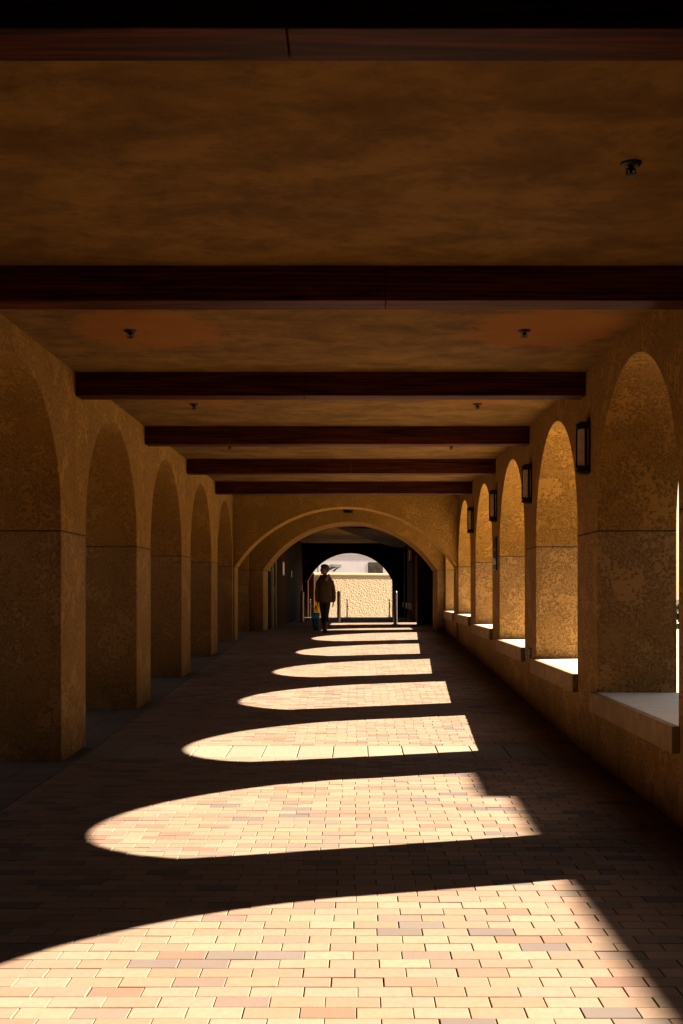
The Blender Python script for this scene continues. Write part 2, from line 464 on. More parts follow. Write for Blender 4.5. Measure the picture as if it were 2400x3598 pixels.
for t0, t1 in ((7.72, 8.05), (8.2, 8.5), (8.95, 9.06)):
    bm = bmesh.new(); box(bm, .945 * S, 1.0 * S + .002, Yt(t0), Yt(t1), Zh(-.30), Zh(-.19)); link('bench_front', bm, M['sill_front'], fr, bevel=.008)
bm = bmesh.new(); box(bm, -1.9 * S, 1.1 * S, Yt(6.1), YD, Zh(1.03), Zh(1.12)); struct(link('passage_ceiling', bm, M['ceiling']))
bm = bmesh.new()
P = [(-.336 * S, Yt(6.9), Zh(1.028)), (.72 * S, YD - .01, Zh(.955)), (1.0 * S, YD - .01, Zh(.92)), (1.0 * S, Yt(6.5), Zh(.95))]
A = [bm.verts.new(p) for p in P]; B = [bm.verts.new((p[0], p[1], Zh(1.0299))) for p in P]
bm.faces.new(A); bm.faces.new(B[::-1])
for i in range(4): bm.faces.new((A[i], A[(i + 1) % 4], B[(i + 1) % 4], B[i]))
tag(link('sloping_soffit', bm, M['dark_wood']), 'dark boarded soffit sloping down to the right, seen through the wide arch', 'soffit')
bm = bmesh.new(); box(bm, -1.14 * S, 1.0 * S, YD - .22, YD - .003, Zh(.94), Zh(1.0298)); tag(link('lintel_beam', bm, M['dark_wood'], bevel=.008), 'dark beam along the top of the end wall, above the small bright arch', 'beam')

# door on the left passage wall
def wx(y): return (-1.235 + (y - Yt(6.10)) / (YD - Yt(6.10)) * .095) * S
ang = math.atan2(.095 * S, YD - Yt(6.10))
yd = Yt(6.22)
door = empty('side_door', (wx(yd), yd, ZF), 'dark closed door in a pale frame on the left, just behind the second arch', 'door', None, -ang)
bm = bmesh.new()
for (a, b, z0, z1) in ((-.02, .09, 0, 2.15), (1.0, 1.11, 0, 2.15), (.09, 1.0, 2.06, 2.15)):
    box(bm, -.03, .055, a, b, z0, z1)
link('frame', bm, M['cream_paint'], door, bevel=.004)
bm = bmesh.new(); box(bm, -.02, .025, .095, .995, .01, 2.055)
leaf = link('leaf', bm, M['dark_wood'], door, bevel=.003)
bm = bmesh.new(); box(bm, .025, .032, .86, .94, .92, 1.12); box(bm, .032, .075, .89, .91, 1.0, 1.02); box(bm, .06, .078, .78, .91, .995, 1.022)
link('handle', bm, M['steel'], leaf, bevel=.003)
for z in (.25, 1.05, 1.82):
    bm = bmesh.new(); lathe(bm, [(.009, z - .05), (.009, z + .05)], .06, .1, 8); link('hinge', bm, M['steel'], leaf)
def wall_plate(name, y, z, w, h, mt, label, cat, side=-1, d=.012):
    x = wx(y) if side < 0 else XR
    e = empty(name, (x, y, z), label, cat, None, -ang if side < 0 else 0)
    bm = bmesh.new(); s = 1 if side < 0 else -1
    box(bm, 0, s * d, 0, w, 0, h); link('plate', bm, mt, e, bevel=.002)
    return e
e = wall_plate('door_sign', Yt(6.13), Zh(.30), .10, .16, M['white'], 'small white sign plate beside the pale door frame', 'sign')
bm = bmesh.new()
for i in range(4): box(bm, .012, .0135, .02, .08, .02 + .034 * i, .032 + .034 * i)
link('marking', bm, M['black'], e)
def notice(y, z, w, h, label):
    e = wall_plate('notice_board', y, z, w, h, M['bronze'], label, 'notice', -1, .02)
    bm = bmesh.new(); box(bm, .02, .023, .03, w * .5, .03, h - .03); box(bm, .02, .023, w * .55, w - .03, .03, h - .03); link('sheet', bm, M['white'], e)
notice(Yt(7.0), Zh(.28), .62, .42, 'pair of pale notices in a dark frame on the left wall of the far passage')
notice(Yt(7.75), Zh(.27), .3, .24, 'smaller notice deeper along the left wall of the far passage')

# ============================ WALL LAMPS ==========================
def make_lamp():
    root = empty('wall_lamp', (0, 0, 0), '', 'lamp', 'wall lamps on the piers')
    H = .262 * S; R = .108
    # backplate at x=0, half cylinder towards -x
    def half(prof, n=14):
        bm = bmesh.new(); lathe(bm, prof, 0, 0, n, math.pi / 2, 3 * math.pi / 2, False)
        return bm
    def D(bm, r, z0, z1):
        n = 14; pts = [(r * math.cos(math.pi / 2 + math.pi * i / n) * 1.05, r * math.sin(math.pi / 2 + math.pi * i / n)) for i in range(n + 1)]
        prism(bm, pts, lambda p, s: (p[0], p[1], s), z0, z1)
    bm = bmesh.new(); box(bm, -.018, 0, -R - .004, R + .004, .01, H - .01); link('backplate', bm, M['bronze'], root, bevel=.003)
    bm = bmesh.new(); D(bm, R * .90, .06, H - .06); link('glass', bm, M['lamp_glass'], root)
    for z0 in (0, H - .062):
        bm = bmesh.new()
        if z0 == 0:
            D(bm, R * .82, 0, .014); D(bm, R * 1.02, .0145, .040); D(bm, R * .93, .0405, .055); D(bm, R * 1.02, .0555, .07)
        else:
            D(bm, R * .82, H - .014, H); D(bm, R * 1.02, H - .040, H - .0145); D(bm, R * .93, H - .055, H - .0405); D(bm, R * 1.02, H - .07, H - .0555)
        link('cap', bm, M['bronze'], root, bevel=.002)
    for s in (-1, 1):
        a = math.pi + s * math.radians(68)
        bm = bmesh.new(); x, y = R * .96 * math.cos(a) * 1.05, R * .96 * math.sin(a)
        box(bm, x - .012, x + .012, y - .010, y + .010, .065, H - .065); link('bar', bm, M['bronze'], root, bevel=.002)
    bm = bmesh.new(); x = -R * 1.0; box(bm, x - .006, x + .008, -.006, .006, .065, H - .065)
    link('bar', bm, M['bronze'], root)
    return root
lamp = make_lamp()
LL = ['largest and nearest wall lamp, between the dim window and the second window on the right', 'second nearest wall lamp, to the left of the second window arch on the right',
      'third nearest wall lamp on the right wall, above the framed poster', 'fourth wall lamp on the right wall, smallest before the wide arch']
first = True
for i in range(4):
    o = lamp if first else copy_tree(lamp); first = False
    o.location = (XR, Yt(centre(i) - .012), Zh(.594)); o['label'] = LL[i]; o['group'] = 'wall lamps on the piers'
o = copy_tree(lamp); o.location = (-.118 * S, Yt(5.77), Zh(1.056)); o.rotation_euler = (0, 0, math.pi / 2); o['label'] = 'wall lamp half hidden under the crown of the widest arch'
o = copy_tree(lamp); o.location = (.955 * S, Yt(7.61), Zh(.52)); o['label'] = 'unlit wall lamp high on the nearer pilaster of the far passage'

# sprinklers -------------------------------------------------------------------
def make_sprinkler():
    root = empty('sprinkler', (0, 0, 0), '', 'sprinkler', 'ceiling sprinklers')
    bm = bmesh.new(); lathe(bm, [(.052, 0), (.050, -.008), (.036, -.016), (.02, -.018)], n=20); link('escutcheon', bm, M['bronze'], root)
    bm = bmesh.new(); lathe(bm, [(.012, -.016), (.012, -.034), (.007, -.038), (.007, -.052)], n=10); 
    box(bm, -.022, -.017, -.004, .004, -.056, -.026); box(bm, .017, .022, -.004, .004, -.056, -.026); box(bm, -.022, .022, -.004, .004, -.030, -.024)
    link('frame', bm, M['bronze'], root)
    bm = bmesh.new(); lathe(bm, [(.006, -.052), (.026, -.056), (.026, -.059), (.004, -.062)], n=12); link('deflector', bm, M['bronze'], root)
    return root
sp = make_sprinkler(); first = True
BAY = ['first bay, between the two nearest beams', 'second bay, inside the orange patch of ceiling', 'third bay from the top', 'fourth bay from the top', 'farthest bay before the wide arch']
for j in range(5):
    for side, X in (('left', -.968), ('right', .714)):
        o = sp if first else copy_tree(sp); first = False
        o.location = (X * S, Yt(1.136 + .724 * j), HC)
        o['label'] = 'ceiling sprinkler on the %s side of the %s' % (side, BAY[j]) if j < 2 else 'ceiling sprinkler on the %s side of the %s' % (side, BAY[j])
# poster and outlets --------------------------------------------------------------
yp = Yt(centre(2)) - .16
e = empty('framed_poster', (XR, yp - .02, Zh(.186)), 'narrow framed poster on the pier below the third wall lamp', 'poster')
ph = .272 * S
bm = bmesh.new(); box(bm, -.022, 0, 0, .36, 0, ph); link('frame', bm, M['black'], e, bevel=.003)
bm = bmesh.new(); box(bm, -.025, -.0222, .02, .34, .02, ph * .17); link('panel', bm, mat('poster_teal', (.05, .06, .06), .4), e)
bm = bmesh.new(); prism(bm, [(.02, ph * .18), (.34, ph * .18), (.34, ph * .46), (.24, ph * .36), (.16, ph * .40), (.02, ph * .30)], lambda p, s: (s, p[0], p[1]), -.025, -.0222); link('picture', bm, M['white'], e)
for q in ((.02, .34, .006, .016), (.14, .2, ph * .62, ph * .67)):
    bm = bmesh.new(); box(bm, -.025, -.0222, *q); link('caption', bm, M['white'], e)
for i, dy in enumerate((-.11, .05)):
    e = empty('outlet_box', (XR, Yt(centre(1)) - .0 + dy, Zh(-.435)), ['electrical outlet box nearer the nearer bench, left of the second window', 'electrical outlet box farther from the nearer bench, left of the second window'][i], 'outlet', 'outlet boxes on the pier')
    bm = bmesh.new(); box(bm, -.035, 0, 0, .07, 0, .115); link('cover', bm, M['steel'], e, bevel=.004)
    bm = bmesh.new(); box(bm, -.038, -.0352, .02, .05, .02, .05); box(bm, -.038, -.0352, .02, .05, .065, .095); link('socket', bm, M['black'], e)

# ============================ BOLLARDS AND POSTS ==========================
def make_bollard():
    root = empty('bollard', (0, 0, 0), '', 'bollard', 'steel bollards across the passage')
    bm = bmesh.new(); lathe(bm, [(.058, .01), (.058, .95)], n=20); link('tube', bm, M['steel'], root, smooth=False)
    bm = bmesh.new(); lathe(bm, [(.060, .95), (.060, .965), (.05, .985), (.02, .995)], n=20); link('cap', bm, M['steel'], root)
    bm = bmesh.new(); lathe(bm, [(.11, 0), (.11, .008), (.06, .014)], n=20); link('base_ring', bm, M['black'], root)
    return root
bo = make_bollard(); first = True
for x, t, lb in ((-126, 7.45, 'steel bollard against the left wall, left of the person'), (-42, 7.4, 'steel bollard directly right of the person'), (87.5, 7.05, 'steel bollard at the right foot of the bright end arch, lit along its edge')):
    o = bo if first else copy_tree(bo); first = False
    o.location = (x * t * 1e-3 * S, Yt(t), ZF); o['label'] = lb
def make_post():
    root = empty('chain_post', (0, 0, 0), '', 'post', 'ball-topped posts beyond the end arch')
    bm = bmesh.new(); lathe(bm, [(.028, .0), (.024, .62), (.018, .63), (.018, .645)], n=12); link('shaft', bm, M['black'], root)
    bm = bmesh.new(); bmesh.ops.create_uvsphere(bm, u_segments=14, v_segments=8, radius=.038, matrix=Matrix.Translation((0, 0, .675))); link('ball', bm, M['black'], root, smooth=True)
    bm = bmesh.new(); box(bm, -.09, .09, -.09, .09, -.05, .012); link('base_plate', bm, M['black'], root)
    bm = bmesh.new(); lathe(bm, [(.012, .40), (.02, .42), (.012, .44)], .035, 0, 8); link('eye', bm, M['black'], root)
    return root
po = make_post(); first = True
for x, lb in ((-108, 'ball-topped post at the left foot of the bright arch, beside the yellow pillar'), (-23, 'ball-topped post just right of the bollard beside the person'), (74, 'ball-topped post near the right foot of the bright arch')):
    t = 9.22; o = po if first else copy_tree(po); first = False
    o.location = (x * t * 1e-3 * S, Yt(t), CAMZ - .515 * S); o['label'] = lb

# ============================ BEYOND THE END ARCH ==========================
# rough rendered wall, turned a little towards the sun
aw = math.radians(27)
RW = empty('garden_wall', (0, Yt(10.16), gz), 'low rough pebbly wall in full sun with pale coping, in front of the train', 'wall', None, aw)
WH = Zh(.458) - gz
bm = bmesh.new()
nx, nz = 1000, 170; L0, L1 = -9.5, 9.5
g = []
for i in range(nx + 1):
    col = []
    for j in range(nz + 1):
        x = L0 + (L1 - L0) * i / nx; z = (WH - .10) * j / nz
        n = noise.fractal(Vector((x * 21, z * 21, 1.3)), 1.0, 2.0, 2) * .0065 + abs(noise.noise(Vector((x * 50, z * 50, 5)))) * .006
        col.append(bm.verts.new((x, -.12 - n, z)))
    g.append(col)
for i in range(nx):
    for j in range(nz): bm.faces.new((g[i][j], g[i + 1][j], g[i + 1][j + 1], g[i][j + 1]))
link('render_face', bm, M['rock'], RW)
bm = bmesh.new(); box(bm, L0, L1, -.11, .15, 0, WH - .10); link('core', bm, M['coping'], RW)
bm = bmesh.new(); box(bm, L0, L1, -.17, .20, WH - .10, WH); link('coping', bm, M['coping'], RW, bevel=.02)
# gate pillars left
def px(x, t): return (x - 820) * t * 1e-3 * S
tp = 9.42
bm = bmesh.new(); box(bm, px(690, tp), px(721, tp), Yt(tp), Yt(tp) + .5, gz, Zh(.40)); 
p1 = tag(link('gate_pillar', bm, M['stucco_far'], bevel=.015), 'shaded grey-brown pillar at the left edge of the bright end arch', 'pillar')
bm = bmesh.new(); box(bm, px(688, tp), px(723, tp), Yt(tp) - .04, Yt(tp) + .54, Zh(.40) + .0, Zh(.43)); link('cap', bm, M['coping'], p1, bevel=.01)
tq = 9.6
bm = bmesh.new(); box(bm, px(719, tq), px(741, tq), Yt(tq) + .0, Yt(tq) + .26, gz, Zh(.155)); box(bm, px(719, tq) , px(741, tq), Yt(tq), Yt(tq) + .26, Zh(.155), Zh(.39))
p2 = tag(link('marker_pillar', bm, M['rock'], bevel=.01), 'narrow pillar with a yellow painted lower half, left of the person', 'pillar')
bm = bmesh.new(); box(bm, px(719.6, tq), px(740.4, tq), Yt(tq) - .02, Yt(tq) + .24, gz, Zh(.150)); link('yellow_panel', bm, M['yellow'], p2)
# train
YT_ = 100.0; mp = YT_ / 2500.0
def TX(x): return (x - 820) * mp * 1.057
def TZ(y): return CAMZ + (1361 - y) * mp
tr = empty('passenger_train', (0, YT_, 0), 'white passenger rail car with dark lettering, standing behind the rough wall', 'train')
tr.rotation_euler = (0, 0, math.radians(19))
bm = bmesh.new()
zt = TZ(1248); prof = [(0, -.2), (0, zt - .5), (.12, zt - .2), (.4, zt), (2.7, zt), (2.98, zt - .2), (3.1, zt - .5), (3.1, -.2)]
xd = TX(731)
for a, b in ((xd + .05, 24), (-28, xd - .05)):
    prism(bm, prof, lambda p, s: (s, p[0], p[1] + gz), a, b)
link('body', bm, M['train'], tr)
bm = bmesh.new(); box(bm, xd - .06, xd + .06, .10, 3.0, gz + .2, zt - .3 + gz); link('door_gap', bm, M['black'], tr)
bm = bmesh.new()
for y in (1271, 1274.5, 1276.6, 1279, 1281.3, 1284.5):
    box(bm, xd + .06, 24, -.012, .001, TZ(y) - .014, TZ(y) + .014)
link('roof_ribs', bm, M['train_groove'], tr)
def rrect(x0, x1, z0, z1, r, n=5):
    pts = []
    for cx, cz, a in ((x1 - r, z1 - r, 0), (x0 + r, z1 - r, 90), (x0 + r, z0 + r, 180), (x1 - r, z0 + r, 270)):
        for i in range(n + 1):
            t = math.radians(a + 90 * i / n); pts.append((cx + r * math.cos(t), cz + r * math.sin(t)))
    return pts
for x0 in (845, 905, 965, 1025, 640, 580):
    bm = bmesh.new(); prism(bm, rrect(TX(x0), TX(x0 + 34.5), TZ(1322), TZ(1290.5), .12), lambda p, s: (p[0], s, p[1]), -.015, .002); w = link('window', bm, M['black'], tr)
    bm = bmesh.new(); prism(bm, rrect(TX(x0 + 2), TX(x0 + 32.5), TZ(1320), TZ(1292.3), .09), lambda p, s: (p[0], s, p[1]), -.02, -.0152); link('pane', bm, M['win_glass'], w)
# lettering
def lettering(body, cx, z0, width, height, y):
    cu = bpy.data.curves.new('lettering', 'FONT'); cu.body = body; cu.extrude = .004; cu.space_character = 1.08; cu.offset = .03
    to = bpy.data.objects.new('lettering', cu); C.objects.link(to)
    dg = bpy.context.evaluated_depsgraph_get(); me = bpy.data.meshes.new_from_object(to.evaluated_get(dg))
    bpy.data.objects.remove(to)
    xs = [v.co.x for v in me.vertices]; zs = [v.co.y for v in me.vertices]
    sx = width / (max(xs) - min(xs)); sz = height / (max(zs) - min(zs)); mx, mz = min(xs), min(zs)
    for v in me.vertices:
        v.co = Vector((cx - width / 2 + (v.co.x - mx) * sx, y - v.co.z * .5, z0 + (v.co.y - mz) * sz))
    me.materials.clear(); me.materials.append(M['train_dark'])
    o = bpy.data.objects.new('lettering', me); C.objects.link(o); o.parent = tr
lettering('AMTRAK', (TX(755) + TX(784.6)) / 2, TZ(1299.3), TX(784.6) - TX(755), .112, -.006)
# emblem: three swooping bands, drawn in pixels of the first close-up (origin 653.3,1215.2; scale .20833)
def c1(p): return (TX(653.3 + p[0] * .20833), TZ(1215.2 + p[1] * .20833))
def band(up, lo, name='emblem'):
    n = len(up); pts = [c1(p) for p in up] + [c1(p) for p in lo[::-1]]
    bm = bmesh.new(); prism(bm, pts, lambda p, s: (p[0], s, p[1]), -.010, .001); link(name, bm, M['train_dark'], tr)
band([(455, 408), (520, 408), (560, 411)], [(455, 412), (520, 413), (562, 412.5)])
band([(440, 450), (470, 432), (510, 417), (560, 413.5), (598, 413)], [(440, 470), (480, 462), (512, 449), (545, 431), (598, 414)])
band([(528, 462), (552, 440), (580, 424), (631, 409)], [(556, 468), (566, 452), (586, 434), (631, 410.5)])
# things glimpsed outside on the right
hx = 8.9
bm = bmesh.new(); box(bm, hx - .6, hx + 3, Yt(6.15), Yt(6.3), 0, .50); box(bm, hx - .65, hx + 3, Yt(6.14), Yt(6.31), .5, .58)
tag(link('planter_wall', bm, M['red_brick']), 'low red wall glimpsed in the bright slit at the right edge of the photo', 'wall')
bm = bmesh.new()
for i in range(900):
    p = Vector((random.uniform(hx - .5, hx + 2.8), random.uniform(Yt(6.32), Yt(6.32) + .8), random.uniform(.55, 1.35)))
    n = Vector((random.uniform(-1, 1), random.uniform(-1, 1), random.uniform(-.3, 1))).normalized(); u = n.orthogonal() * .07; w = n.cross(u)
    quad(bm, [p - u, p + w, p + u, p - w])
tag(link('hedge', bm, M['hedge']), 'dark hedge glimpsed behind the low red wall at the right edge', 'hedge')
# garden wall outside that shades the nearest two windows
xg = 11.0; RISE = 1 / 1.347
def shade_top(xf): return (xg - xf) * RISE
bm = bmesh.new(); box(bm, xg, xg + 5, 4.6, 11.1, -.2, shade_top(.590 * S)); box(bm, xg - .05, xg + 5.05, 11.1, 12.55, -.2, shade_top(.495 * S))
tag(link('yard_building', bm, M['stucco_far'], bevel=.015), 'building outside on the right whose roof edge shades the nearest sill', 'building')
M['yard'] = noisy('yard_concrete', (.56, .48, .35), (.66, .58, .44), 2, .85, .004)
bm = bmesh.new()
pr = None
for yy in (9.6, 10.2, 13.2, 16.4, 19.5, 22.5, 25.9, 41):
    r_ = [bm.verts.new((x, yy, floor_z(yy) - .03)) for x in (XRo + .002, 16)]
    if pr: bm.faces.new((pr[0], pr[1], r_[1], r_[0]))
    pr = r_
struct(link('yard_paving', bm, M['yard']))
# unseen wall and side block added behind the viewer to cut sun and sky
bm = bmesh.new(); box(bm, XLo, XRo, -9.6, -9.2, -.2, TOPZ - .01); tag(link('back_blocker', bm, M['stucco_far']), 'unseen wall added behind the viewer to block light', 'wall')
bm = bmesh.new(); box(bm, 5.7, 11, -16, 4.3, -.2, 6.0); tag(link('side_blocker', bm, M['stucco_far']), 'unseen block added outside on the right, behind the viewer, to keep out sun and sky', 'building')
# unseen block added on the left, cutting sky light through the arches
bm = bmesh.new(); box(bm, -12, -5.7, -25, 40, -.2, 5.2); tag(link('sky_blocker', bm, M['stucco_far']), 'unseen block added on the left to hold back sky light, hidden behind the piers', 'building')

bm = bmesh.new(); box(bm, 24, 34, -20, 30, -.2, 12.5); tag(link('sky_blocker', bm, M['stucco_far']), 'unseen block added on the right to hold back low sky light, hidden behind the windows', 'building')  # added to block low sky, kept below the sun's path to the sills
# ============================ PERSON ==========================
PY = Yt(5.62); PX = (746 - 820) * 5.62e-3 * S
ZP = floor_z(PY)
pe = empty('person', (PX, PY, ZP), 'person in loose hooded jacket and dark trousers, head turned left, walking with a bag', 'person')
M['skin'] = mat('skin', (.16, .075, .04), .55)
M['jacket'] = noisy('jacket_cloth', (.05, .030, .014), (.075, .045, .022), 7, .85, .02)
M['lining'] = mat('hood_lining', (.45, .36, .26), .85)
M['trousers'] = noisy('trouser_cloth', (.016, .010, .008), (.024, .014, .010), 10, .85, .008)
M['hair'] = noisy('hair_dark', (.015, .009, .006), (.03, .018, .010), 40, .6, .01)
M['sock'] = mat('sock', (.25, .25, .27), .8)
M['shoe'] = mat('shoe', (.02, .015, .014), .6)
def skinned(name, chains, m, parent, sub=2):
    """chains: list of lists of (x,y,z,r); identical coordinates are merged"""
    bm = bmesh.new(); ly = bm.verts.layers.skin.verify(); seen = {}; rootset = False
    for ch in chains:
        pv = None
        for x, y, z, r in ch:
            key = (round(x, 4), round(y, 4), round(z, 4))
            if key not in seen:
                v = bm.verts.new((x, y, z)); v[ly].radius = (r, r)
                if not rootset: v[ly].use_root = True; rootset = True
                seen[key] = v
            v = seen[key]
            if pv is not None and pv is not v and not bm.edges.get((pv, v)): bm.edges.new((pv, v))
            pv = v
    me = bpy.data.meshes.new(name); bm.to_mesh(me); bm.free(); me.materials.append(m)
    o = bpy.data.objects.new(name, me); C.objects.link(o); o.parent = parent
    sk = o.modifiers.new('skin', 'SKIN'); sk.use_smooth_shade = True; sk.branch_smoothing = .6
    ss = o.modifiers.new('sub', 'SUBSURF'); ss.levels = sub; ss.render_levels = sub
    return o
# the person faces -y (the camera); image left = -x
hipz = .80
PEL = (0, 0, .86, .11)
hl = (-.205, -.03, .70)   # hand at image left, holds the bag
hr = (.235, -.02, .70)
def fingers(h, s):
    out = []
    for i, (dx, L) in enumerate(((-.024, .062), (-.008, .072), (.008, .068), (.024, .052))):
        b = (h[0] + s * .002, h[1] + dx, h[2] - .035, .010)
        out.append([(h[0], h[1], h[2], .024), b, (b[0] - s * .006, b[1], b[2] - L * .5, .0085), (b[0] - s * .024, b[1], b[2] - L * .85, .0075), (b[0] - s * .038, b[1], b[2] - L * .75, .007)])
    out.append([(h[0], h[1], h[2], .024), (h[0] - s * .012, h[1] - .028, h[2] - .012, .010), (h[0] - s * .026, h[1] - .036, h[2] - .040, .009), (h[0] - s * .034, h[1] - .030, h[2] - .056, .008)])
    return out
body = [[PEL, (0, .01, 1.02, .115), (0, .01, 1.18, .12), (0, .01, 1.30, .09), (0, 0, 1.36, .05), (-.005, -.012, 1.41, .048)],
        [(0, .01, 1.30, .09), (-.15, .01, 1.285, .055), (-.19, .0, 1.03, .042), (-.203, -.02, .80, .03), (hl[0], hl[1], hl[2], .024)],
        [(0, .01, 1.30, .09), (.15, .01, 1.285, .055), (.215, .0, 1.03, .042), (.235, -.01, .80, .03), (hr[0], hr[1], hr[2], .024)],
        [PEL, (-.075, 0, .80, .085), (-.06, .10, .47, .058), (-.03, .34, .13, .036), (-.03, .30, .06, .034), (-.03, .20, .035, .03)],
        [PEL, (.075, 0, .80, .085), (.045, -.10, .47, .058), (.030, -.13, .10, .036), (.030, -.14, .055, .034), (.030, -.24, .035, .03)]]
body += fingers(hl, -1) + fingers(hr, 1)
bo_ = skinned('body', body, M['skin'], pe)
# head (turned to image left): its own rings joined under the hood
def ring(cx, cy, cz, rx, ry, n=16, rot=0, tilt=0, wob=0, seed=0):
    out = []
    for i in range(n):
        a = 2 * math.pi * i / n
        w = 1 + wob * noise.noise(Vector((math.cos(a) * 1.5 + seed, math.sin(a) * 1.5, cz * 4)))
        x, y = rx * math.cos(a) * w, ry * math.sin(a) * w
        out.append((cx + x * math.cos(rot) - y * math.sin(rot), cy + x * math.sin(rot) + y * math.cos(rot), cz + tilt * x))
    return out
hd = bpy.data.objects.new('head', None)
hm = bmesh.new()
# local head: faces +x' direction; built facing local -y then rotated
yaw = math.radians(-58)
def hrot(p):
    x, y, z = p; x *= 1.28; y *= 1.22; z = 1.375 + (z - 1.375) * 1.04; return (x * math.cos(yaw) - y * math.sin(yaw) - .012, x * math.sin(yaw) + y * math.cos(yaw) - .01, z)
rings = []
for z, ry0, ry1, rx in ((1.375, -.035, .05, .045), (1.40, -.075, .06, .055), (1.42, -.088, .075, .062), (1.45, -.090, .088, .068), (1.48, -.088, .096, .072), (1.51, -.086, .100, .075), (1.54, -.084, .100, .074), (1.57, -.072, .092, .066), (1.595, -.045, .07, .048), (1.605, -.01, .03, .02)):
    r = []
    for i in range(20):
        a = 2 * math.pi * i / 20; c, s = math.cos(a), math.sin(a)
        y = (ry1 if s > 0 else -ry0) * s
        r.append(hrot((rx * c, y, z)))
    rings.append(r)
loft(hm, rings)
def blob(bm, c, r, rot=True, seg=10):
    m = Matrix.Translation(hrot(c) if rot else c) @ Matrix.Rotation(yaw, 4, 'Z') @ Matrix.Diagonal((r[0] * 1.25, r[1] * 1.22, r[2] * 1.05, 1))
    bmesh.ops.create_uvsphere(bm, u_segments=seg, v_segments=7, radius=1, matrix=m)
blob(hm, (0, -.098, 1.468), (.013, .022, .013)); blob(hm, (0, -.092, 1.485), (.008, .016, .024))     # nose
blob(hm, (0, -.086, 1.438), (.022, .010, .006)); blob(hm, (0, -.085, 1.429), (.020, .010, .006))      # lips
blob(hm, (0, -.080, 1.405), (.022, .016, .016))                                                        # chin
for s in (-1, 1):
    blob(hm, (s * .074, .005, 1.472), (.008, .018, .030)); blob(hm, (s * .030, -.080, 1.505), (.022, .012, .007))
head = link('head', hm, M['skin'], bo_, smooth=True)
for s in (-1, 1):
    hm = bmesh.new(); blob(hm, (s * .030, -.084, 1.492), (.011, .008, .006)); link('eye', hm, M['black'], bo_, smooth=True)
hm = bmesh.new()
rings = []
for z, f, b_, rx in ((1.44, .015, .095, .074), (1.47, -.005, .108, .082), (1.50, -.03, .114, .086), (1.53, -.080, .114, .087), (1.56, -.092, .108, .082), (1.59, -.082, .092, .070), (1.612, -.05, .06, .045), (1.62, -.01, .02, .012)):
    r = []
    for i in range(22):
        a = 2 * math.pi * i / 22; c, s = math.cos(a), math.sin(a)
        y = b_ * s if s > 0 else (-f) * s
        w = 1 + .05 * noise.noise(Vector((c * 6, s * 6, z * 20)))
        r.append(hrot((rx * c * w, y * w, z)))
    rings.append(r)
loft(hm, rings); link('hair', hm, M['hair'], pe, smooth=True)
# jacket: boxy, hip length, folds
hm = bmesh.new(); rings = []
for z, rx, ry, cx in ((.715, .215, .150, .012), (.74, .222, .155, .012), (.85, .215, .152, .008), (.98, .205, .148, .004), (1.10, .203, .145, .002), (1.20, .200, .138, 0), (1.27, .188, .120, 0), (1.315, .150, .098, 0), (1.345, .105, .085, 0), (1.37, .085, .078, -.003)):
    r = []
    for i in range(40):
        a = 2 * math.pi * i / 40
        fold = .045 * noise.noise(Vector((math.cos(a) * 3.2, math.sin(a) * 3.2, z * 3.5))) + .03 * math.sin(a * 7 + z * 9) * (1.3 - z) 
        e = .85
        cxa, sya = math.copysign(abs(math.cos(a)) ** e, math.cos(a)), math.copysign(abs(math.sin(a)) ** e, math.sin(a))
        r.append((cx + rx * cxa * (1 + fold), .0 + ry * sya * (1 + fold), z))
    rings.append(r)
loft(hm, rings, False)
o = link('jacket', hm, M['jacket'], pe, smooth=True); sm = o.modifiers.new('solid', 'SOLIDIFY'); sm.thickness = .008
for s, hnd in ((-1, hl), (1, hr)):
    hm = bmesh.new(); rings = []
    path = [(s * .11, .01, 1.30, .075), (s * .165, .01, 1.265, .074), (s * .195, .008, 1.17, .070), (s * .212 + (.0 if s < 0 else .014), .005, 1.05, .066), (s * .222 + (0 if s < 0 else .02), -.005, .95, .068), (s * .228 + (.01 if s < 0 else .022), -.012, .84, .066), (s * .226 + (.012 if s < 0 else .018), -.02, .755, .056), (s * .222 + (.014 if s < 0 else .014), -.022, .725, .048)]
    for kx, (x, y, z, rr) in enumerate(path):
        rings.append([(x + rr * .82 * math.cos(2 * math.pi * i / 20) * (1 + .10 * noise.noise(Vector((i * .5, z * 14, s)))), y + rr * 1.05 * math.sin(2 * math.pi * i / 20), z + (0.5 * s * -rr * math.cos(2 * math.pi * i / 20) if kx < 2 else 0)) for i in range(20)])
    loft(hm, rings, False); o = link('sleeve', hm, M['jacket'], pe, smooth=True); sm = o.modifiers.new('solid', 'SOLIDIFY'); sm.thickness = .006
# hood lying on the shoulders and a pale placket edge
hm = bmesh.new(); rings = []
for i in range(15):
    a = math.radians(-200 + 220 * i / 14 + 10)
    c = Vector((.118 * math.cos(a), .02 - .085 * math.sin(a) * -1, 1.335 + .03 * math.sin(a)))
    u = Vector((math.cos(a), math.sin(a), 0)); w = Vector((0, 0, 1)); rr = .030 + .012 * max(0, math.sin(a))
    rings.append([tuple(c + u * rr * math.cos(2 * math.pi * k / 10) + w * rr * 1.3 * math.sin(2 * math.pi * k / 10)) for k in range(10)])
loft(hm, rings); link('hood', hm, M['jacket'], pe, smooth=True)
hm = bmesh.new()
for x0, z0, x1, z1 in ((.085, 1.36, .022, 1.235), (.105, 1.33, .045, 1.22)):
    rings = []
    for i in range(7):
        f = i / 6; c = Vector((x0 + (x1 - x0) * f, -.108 - .036 * f, z0 + (z1 - z0) * f))
        rings.append([tuple(c + Vector((.011 * math.cos(2 * math.pi * k / 8), .008 * math.sin(2 * math.pi * k / 8), .004 * math.cos(2 * math.pi * k / 8)))) for k in range(8)])
    loft(hm, rings)
link('collar_trim', hm, M['lining'], pe, smooth=True)
